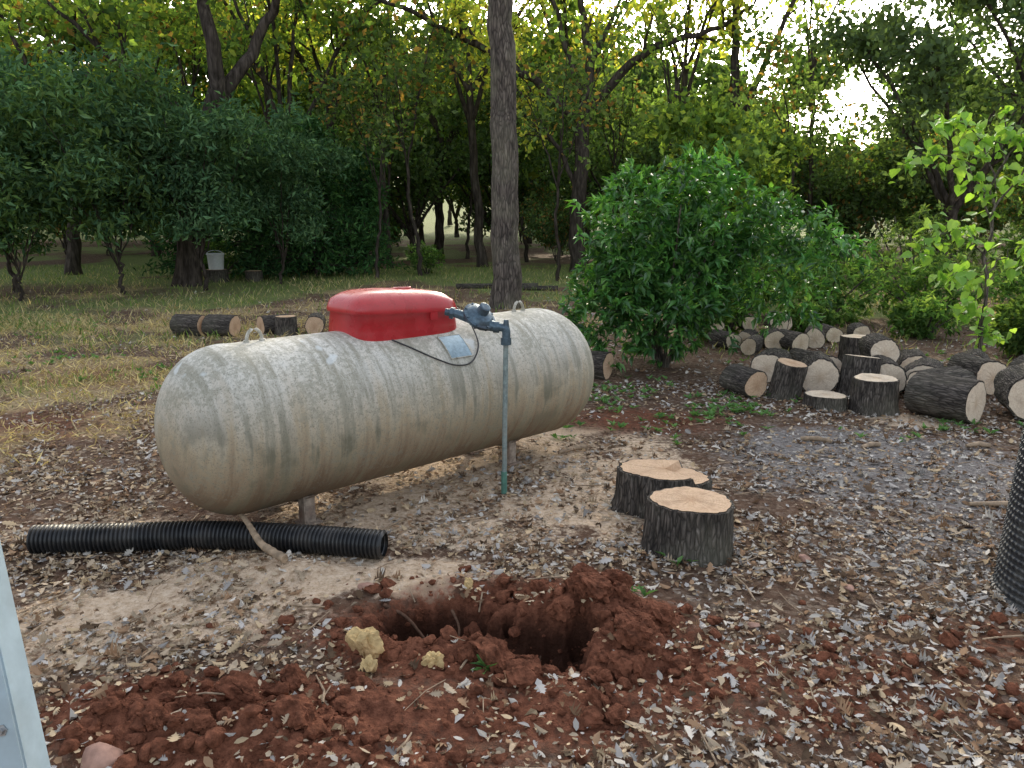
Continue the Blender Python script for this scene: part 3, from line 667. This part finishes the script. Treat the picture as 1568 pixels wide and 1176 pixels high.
prof=[(-.10,1.0),(.0,1.0),(.03,.995),(.126,.965),(.129,1.0),(.145,1.01),(.165,1.0),(.19,.98),(.215,.945),(.237,.885),(.255,.80),(.268,.68),(.277,.52),(.282,.34),(.284,.15)]
V=[]
for z,s in prof:
    e=.38 if s>.9 else .5
    x=sup(np.cos(a),e)*(LX*s);y=sup(np.sin(a),e)*LY*s
    zz=z-(.10 if z<0 else 0)-.022*(x/LX)*(z>.1)
    V.append(np.stack([x,y,np.full(n,0)+zz],-1))
V=np.array(V);m=len(prof);i=np.arange(m-1)[:,None]*n;j=np.arange(n)[None]
dome.add(V.reshape(-1,3),np.stack([i+j,i+(j+1)%n,i+n+(j+1)%n,i+n+j],-1).reshape(-1,4),0,(1,1,1),True)
dome.add(V[-1],[list(range(n))],0,(1,1,1),True)
t=np.linspace(0,2*PI,21);tube(dome,[(.05+.07*math.cos(q),-.03+.03*math.sin(q),.287-.05*.051) for q in t],[.007]*21,6,0)
dome.add([(.05+.066*math.cos(q),-.03+.027*math.sin(q),.2885) for q in t[:-1]],[list(range(20))],1)  # flat dark patch on the closed lid, painting the shade of a hole
box(dome,(.16,-LY-.004,.10),(.06,.012,.05),0);box(dome,(-.25,LY+.004,.11),(.05,.016,.03),0);box(dome,(.25,LY+.004,.11),(.05,.016,.03),0)
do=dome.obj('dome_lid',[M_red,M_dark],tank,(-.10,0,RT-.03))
def on_tank(u,ang,off=0):
    return (u,-math.sin(ang)*(RT+off),math.cos(ang)*(RT+off))
M_plate=simple('data_plate_metal',(.28,.38,.44),.4,.5,.25,40)
A=Acc();uu=np.linspace(-.095,.095,2)+.16;aa=np.linspace(.55,.93,8)
v=np.array([[on_tank(u,q,.006) for u in uu] for q in aa]).reshape(-1,3)
A.add(v,[[2*q,2*q+2,2*q+3,2*q+1] for q in range(7)],0,(1,1,1),True)
for q0 in (.55,.93):tube(A,[on_tank(uu[0],q0,.004),on_tank(uu[1],q0,.004)],[.005,.005],6,1)
for u0 in uu:tube(A,[on_tank(u0,q,.004) for q in aa],[.005]*8,6,1)
A.obj('data_plate',[M_plate,M_tank],tank)
M_blk=simple('black_rubber',(.03,.03,.033),.5)
def spl(P,k=8):
    P=np.array(P,float);P=np.vstack([P[0]*2-P[1],P,P[-1]*2-P[-2]]);o=[]
    for i in range(1,len(P)-2):
        for t in np.linspace(0,1,k,endpoint=False):
            a,b,c,d=P[i-1:i+3];o.append(.5*((2*b)+(-a+c)*t+(2*a-5*b+4*c-d)*t*t+(-a+3*b-3*c+d)*t**3))
    o.append(P[-2]);return np.array(o)
A=Acc();c=spl([on_tank(-.30,.50,.012),on_tank(-.20,.68,.008),on_tank(-.06,.90,.01),on_tank(.08,1.03,.01),on_tank(.22,1.02,.01),on_tank(.34,.80,.014),on_tank(.39,.5,.03),on_tank(.41,.28,.06),on_tank(.38,.1,.10),on_tank(.30,0,.09)])
tube(A,c,[.0055]*len(c),6);A.obj('gas_tubing',[M_blk],tank)
M_riser=simple('grey_green_painted_pipe',(.24,.30,.29),.55,.2,.3,40,dirt=(.30,.30,.27))
M_reg=simple('regulator_metal',(.10,.15,.19),.42,.5,.3,50,dirt=(.05,.06,.07))
rx,ry=-.055,5.20
reg=empty('gas_regulator_riser',(rx,ry,Hs(rx,ry)))
A=Acc();tube(A,[(.0,0,-.08),(.005,0,.5),(.015,.0,1.12)],[.0175]*3,16,cap=True)
tube(A,[(.0,0,-.02),(0,0,.16)],[.021,.021],14,1,cap=True)
A.obj('riser_pipe',[M_riser,simple('green_sleeve',(.09,.22,.17),.5)],reg)
A=Acc()
c=spl([(.015,0,1.08),(.016,0,1.14),(.0,0,1.165),(-.07,.01,1.17)],6);tube(A,c,[.029]*len(c),14,cap=True)
tube(A,[(.015,0,1.05),(.015,0,1.10)],[.036,.036],8,cap=True);tube(A,[(-.03,.01,1.168),(-.07,.01,1.17)],[.042,.042],6,cap=True)
tube(A,[(.016,0,1.16),(.016,0,1.22)],[.024,.016],10,cap=True)
def lathe(A,c,ax,prof,n=28,mat=0):
    ax=np.array(ax,float);ax/=np.linalg.norm(ax);P=[np.array(c)+ax*h for h,_ in prof];tube_f(A,P,[r for _,r in prof],ax,n,mat)
def tube_f(A,P,rad,ax,n,mat):
    ref=np.array([0,0,1.]) if abs(ax[2])<.8 else np.array([1.,0,0]);s=nrm(np.cross(ax,ref));u=np.cross(ax,s);a=np.arange(n)/n*2*PI
    v=np.array([p+r*(np.cos(a)[:,None]*s+np.sin(a)[:,None]*u) for p,r in zip(P,rad)]);M=len(P)
    i=np.arange(M-1)[:,None]*n;j=np.arange(n)[None]
    A.add(v.reshape(-1,3),np.stack([i+j,i+(j+1)%n,i+n+(j+1)%n,i+n+j],-1).reshape(-1,4),mat,(1,1,1),False)
    A.add(v[0],[list(range(n))[::-1]],mat);A.add(v[-1],[list(range(n))],mat)
ax=(.45,-.5,.75);C=np.array((-.165,.02,1.235))
lathe(A,C,ax,[(-.055,.045),(-.04,.075),(-.016,.095),(-.010,.115),(.010,.115),(.015,.098),(.036,.078),(.05,.042),(.10,.038),(.104,.03)])
for q in range(8):
    th=q/8*2*PI;a3=nrm(np.array(ax,float));s3=nrm(np.cross(a3,[0,0,1.]));u3=np.cross(a3,s3);p=C+.105*(math.cos(th)*s3+math.sin(th)*u3);tube(A,[p-a3*.02,p+a3*.02],[.008,.008],6,cap=True)
tube(A,[C-.03*nrm(np.array(ax)),(-.12,.015,1.185),(-.06,.01,1.17)],[.05,.042,.034],14,cap=True)
tube(A,[C+np.array([-.06,.01,-.01]),C+np.array([-.15,.02,.02]),C+np.array([-.20,.03,.03])],[.036,.03,.026],12,cap=True)
lathe(A,C+np.array([-.17,.03,.02]),(-1,.1,.2),[(0,.042),(.025,.042),(.026,.026),(.06,.026)],6)
A.obj('regulator',[M_reg],reg)
# ------------------------------------------------------------------ corrugated pipe
M_pipe=simple('black_hdpe',(.018,.019,.021),.38,0,.3,30,dirt=(.06,.055,.05))
c=spl([(-2.74,4.20,.09),(-2.3,4.23,.088),(-1.75,4.27,.088),(-1.2,4.22,.085),(-.72,4.13,.088)],70)
A=Acc();s=np.concatenate([[0],np.cumsum(np.linalg.norm(np.diff(c,axis=0),axis=1))])
tot=s[-1];K=int(tot/.024)*6;ss=np.linspace(0,tot,K);cc=np.stack([np.interp(ss,s,c[:,q]) for q in range(3)],-1)
rad=.074+.009*np.clip(np.sin(ss/.024*2*PI)*1.8,-1,1);tube(A,cc,rad,32)
tube(A,cc[::-1],rad[::-1]-.006,32)
A.obj('corrugated_drain_pipe',[M_pipe])
M_stick=simple('dry_stick',(.36,.26,.17),.85,0,.4,25)
A=Acc();c=spl([(-1.60,4.35,.19),(-1.5,4.2,.18),(-1.38,4.04,.13),(-1.22,3.92,.10)]);tube(A,c,np.linspace(.013,.024,len(c)),8,cap=True,rough=.3)
A.obj('dry_branch',[M_stick])
A=Acc();rng=np.random.RandomState(9)
for i in range(300):
    y=rng.uniform(2.3,9);x=rng.uniform(-1,1)*(.6+y*.7);th=rng.rand()*6.28;l=rng.uniform(.05,.3);p=[]
    for t in (-.5,0,.5):
        px,py=x+math.cos(th)*l*t+rng.normal(0,.01),y+math.sin(th)*l*t+rng.normal(0,.01);p.append((px,py,Hs(px,py)+.018))
    r=rng.uniform(.002,.006);tube(A,p,[r,r,r*.6],5,0)
for (x,y,l,th) in [(3.0,6.3,.2,.4),(2.6,6.45,.25,2.8),(3.9,6.3,.2,0),(.5,6.2,.3,.6),(3.3,4.9,.5,-.2)]:
    tube(A,[(x-math.cos(th)*l/2,y-math.sin(th)*l/2,Hs(x,y)+.02),(x+.02,y+.02,Hs(x,y)+.03),(x+math.cos(th)*l/2,y+math.sin(th)*l/2,Hs(x,y)+.02)],[.014,.022,.018],8,0,cap=True,rough=.3)
A.obj('twigs',[M_stick])
def ico(sub=2):
    import bmesh
    b=bmesh.new();bmesh.ops.create_icosphere(b,subdivisions=sub,radius=1);v=np.array([q.co[:] for q in b.verts]);f=np.array([[w.index for w in q.verts] for q in b.faces]);b.free();return v,f
iv,iff=ico(2);iv3,if3=ico(3);iv4,if4=ico(4)
def rockv(V,rng,amp,fine=0):
    o=V.copy()
    for k in range(7):
        d=nrm(rng.normal(0,1,3));t=rng.uniform(.45,.9);p=o@d;o=o-np.outer(np.clip(p-t,0,None),d)*.9
    s=rng.rand()*50
    n=fbm(V[:,0]*2.2+V[:,2]*1.7+s,V[:,1]*2.2-V[:,2]*1.3+s,3)
    q=1+amp*(n-.5)
    if fine:q=q+fine*(fbm(V[:,0]*8+V[:,2]*5+s,V[:,1]*8-V[:,2]*6+s,5,3)-.5)
    return o*q[:,None]
M_clod=simple('red_soil_clod',(.17,.066,.038),.95,0,.55,24,.1,.9,bd=.02)
A=Acc();rng=np.random.RandomState(4);cnt=0
while cnt<1700:
    y=rng.uniform(2.2,4.1);x=rng.uniform(-2.2,2.4)
    w=z_red(x,y)
    if rng.rand()>w**1.3:continue
    r=.005+.04*rng.rand()**4.5;cnt+=1;big=cnt<46
    if big:
        r=rng.uniform(.035,.09)
        x,y=[(.32,3.5),(.5,3.2),(.42,3.45),(.35,3.0),(-1.2,2.6),(-.9,2.75),(.05,3.05),(-.1,3.12),(.3,2.85)][cnt%9];x+=rng.normal(0,.12);y+=rng.normal(0,.08)
    V=rockv(iv4 if big else (iv if r<.03 else iv3),rng,.8,.45 if big else 0)*np.array([r,r,r*.75])*rng.uniform(.8,1.2,3)
    A.add(V+np.array([x,y,Hs(x,y)+r*.25]),if4 if big else (iff if r<.03 else if3),0,(1,1,1),False)
A.obj('soil_clods',[M_clod])
M_chunk=simple('yellow_rotten_wood',(.62,.45,.22),.9,0,.3,20,.1,.8,bd=.01,dirt=(.38,.23,.12))
for k,(x,y,r) in enumerate([(-.66,3.15,.085),(-.61,3.03,.05),(-.34,3.05,.05),(-.12,3.42,.06),(-.20,3.36,.04),(-.22,3.70,.035),(.42,3.78,.03)]):
    A=Acc();V=rockv(iv4,np.random.RandomState(60+k),1.1,.35)*np.array([r,r*.8,r*.9]);A.add(V,if4,0);o=A.obj('wood_chunk',[M_chunk]);o.location=(x,y,Hs(x,y)+r*.5);o.rotation_euler=(.3*k,.4,k)
M_rock=simple('pink_stone',(.42,.25,.19),.85,0,.3,15,.2,.5,bd=.006)
for k,(x,y,r) in enumerate([(-1.45,2.42,.065),(1.13,3.36,.03),(1.64,4.1,.035),(1.75,3.75,.03),(.02,2.05,.03),(-.75,3.75,.04),(.35,3.76,.03),(.62,3.66,.035),(-.1,3.86,.035),(.45,3.9,.03)]):
    A=Acc();V=rockv(iv3,np.random.RandomState(80+k),.3)*np.array([r*1.2,r,r*.7]);A.add(V,if3,0,(1,1,1),True);o=A.obj('stone',[M_rock]);o.location=(x,y,Hs(x,y)+r*.3)
A=Acc()
M_root=simple('root_bark',(.13,.075,.05),.9,0,.4,30,.1,.6,bd=.006)
for P,r in [([(-.64,3.60,.0),(-.52,3.56,-.05),(-.42,3.50,-.14),(-.33,3.5,-.2)],.010),([(-.3,3.60,-.03),(-.26,3.52,-.09),(-.28,3.44,-.18)],.008),([(.2,3.42,-.05),(.14,3.36,-.12),(.12,3.25,-.2)],.007)]:
    c=spl(P);tube(A,c,np.linspace(r,r*.5,len(c)),8,0,rough=.35)
A.obj('tree_root',[M_root])
# ------------------------------------------------------------------ black bin (right), post (left), bucket
M_bin=simple('black_plastic',(.028,.030,.034),.45,0,.3,30,dirt=(.09,.088,.08))
A=Acc();n=384;a=np.arange(n)/n*2*PI
hs=np.linspace(0,1.12,150);V=[]
for z in hs:
    r=.37-.05*z/1.1+.007*(np.cos(a*64)>.2)+(.014 if z<.03 or z>1.08 else 0)+.007*(math.sin(z*165)>.3)
    V.append(np.stack([np.cos(a)*r,np.sin(a)*r,np.full(n,z)],-1))
for z in (1.12,.6,0.05):
    r=.335-.05*z/1.1+0*a;V.append(np.stack([np.cos(a)*r,np.sin(a)*r,np.full(n,z)],-1))
V=np.array(V);m=len(V);i=np.arange(m-1)[:,None]*n;j=np.arange(n)[None]
A.add(V.reshape(-1,3),np.stack([i+j,i+(j+1)%n,i+n+(j+1)%n,i+n+j],-1).reshape(-1,4),0,(1,1,1),False)
o=A.obj('compost_bin',[M_bin]);o.location=(2.87,3.64,-.01);o.rotation_euler=(0,.0,0)
M_post=simple('pale_blue_paint',(.42,.52,.56),.5,0,.12,12,.4,.1,dirt=(.33,.36,.35))
post=empty('metal_post')
up=Vector((-.085,.08,.37)).normalized()
yv=up.cross(Vector((1,0,0))).normalized();xv=yv.cross(up).normalized()
post.matrix_world=Matrix(((xv.x,yv.x,up.x,-.745),(xv.y,yv.y,up.y,1.14),(xv.z,yv.z,up.z,0),(0,0,0,1)))
A=Acc();box(A,(-.075,0,.95),(.15,.006,1.96));box(A,(-.0,.036,.95),(.006,.066,1.96));box(A,(-.15,.036,.95),(.006,.066,1.96))
A.obj('channel',[M_post],post)
A=Acc();lathe(A,(-.025,-.003,.98),(0,-1,0),[(0,.012),(.003,.012),(.0031,.007),(.010,.007)],6);A.obj('bolt',[simple('zinc_bolt',(.5,.5,.5),.4,.9)],post)
M_white=simple('white_plastic',(.75,.77,.78),.5,0,.08)
A=Acc();lathe(A,(0,0,0),(0,0,1),[(0,.2),(.02,.21),(.42,.24),(.43,.26),(.47,.26),(.471,.22),(.42,.21)],28)
t=np.linspace(0,PI,12);tube(A,[(.25*math.cos(q),-.05,.44+.12*math.sin(q)) for q in t],[.008]*12,6)
bx,by=-8.75,23.4
stump(bx,by,.3,.36,19,M_wood);stump(bx+1.0,by+.3,.25,.3,20,M_wood)
o=A.obj('plastic_bucket',[M_white]);o.location=(bx,by,Hs(bx,by)+.365)
# ------------------------------------------------------------------ light, world, camera
AZ=math.radians(8);EL=math.radians(22)
S=Vector((math.sin(AZ)*math.cos(EL),math.cos(AZ)*math.cos(EL),math.sin(EL)))
ld=bpy.data.lights.new('sun','SUN');ld.energy=5;ld.angle=math.radians(.5);ld.color=(1,.88,.66)
lo=bpy.data.objects.new('sun',ld);scene.collection.objects.link(lo);lo.rotation_euler=S.to_track_quat('Z','Y').to_euler();lo.location=(0,0,30)
w=bpy.data.worlds.new('World');scene.world=w;w.use_nodes=True;nt=w.node_tree
sk=nt.nodes.new('ShaderNodeTexSky');sk.sky_type='NISHITA';sk.sun_disc=False;sk.sun_elevation=EL;sk.sun_rotation=AZ;sk.dust_density=4;sk.air_density=1
hs_=nt.nodes.new('ShaderNodeHueSaturation');hs_.inputs['Saturation'].default_value=.45
bg=nt.nodes['Background'];bg.inputs[1].default_value=.43;nt.links.new(sk.outputs[0],hs_.inputs['Color']);nt.links.new(hs_.outputs[0],bg.inputs[0])
cd=bpy.data.cameras.new('camera');cam=bpy.data.objects.new('camera',cd);scene.collection.objects.link(cam)
cd.sensor_width=36;cd.lens=27.55;cd.clip_end=1000;cd.clip_start=.05
cam.location=(0,0,1.9);cam.rotation_euler=(math.radians(90-12.1),0,0);scene.camera=cam
scene.view_settings.view_transform='Standard';scene.view_settings.look='None';scene.view_settings.exposure=0
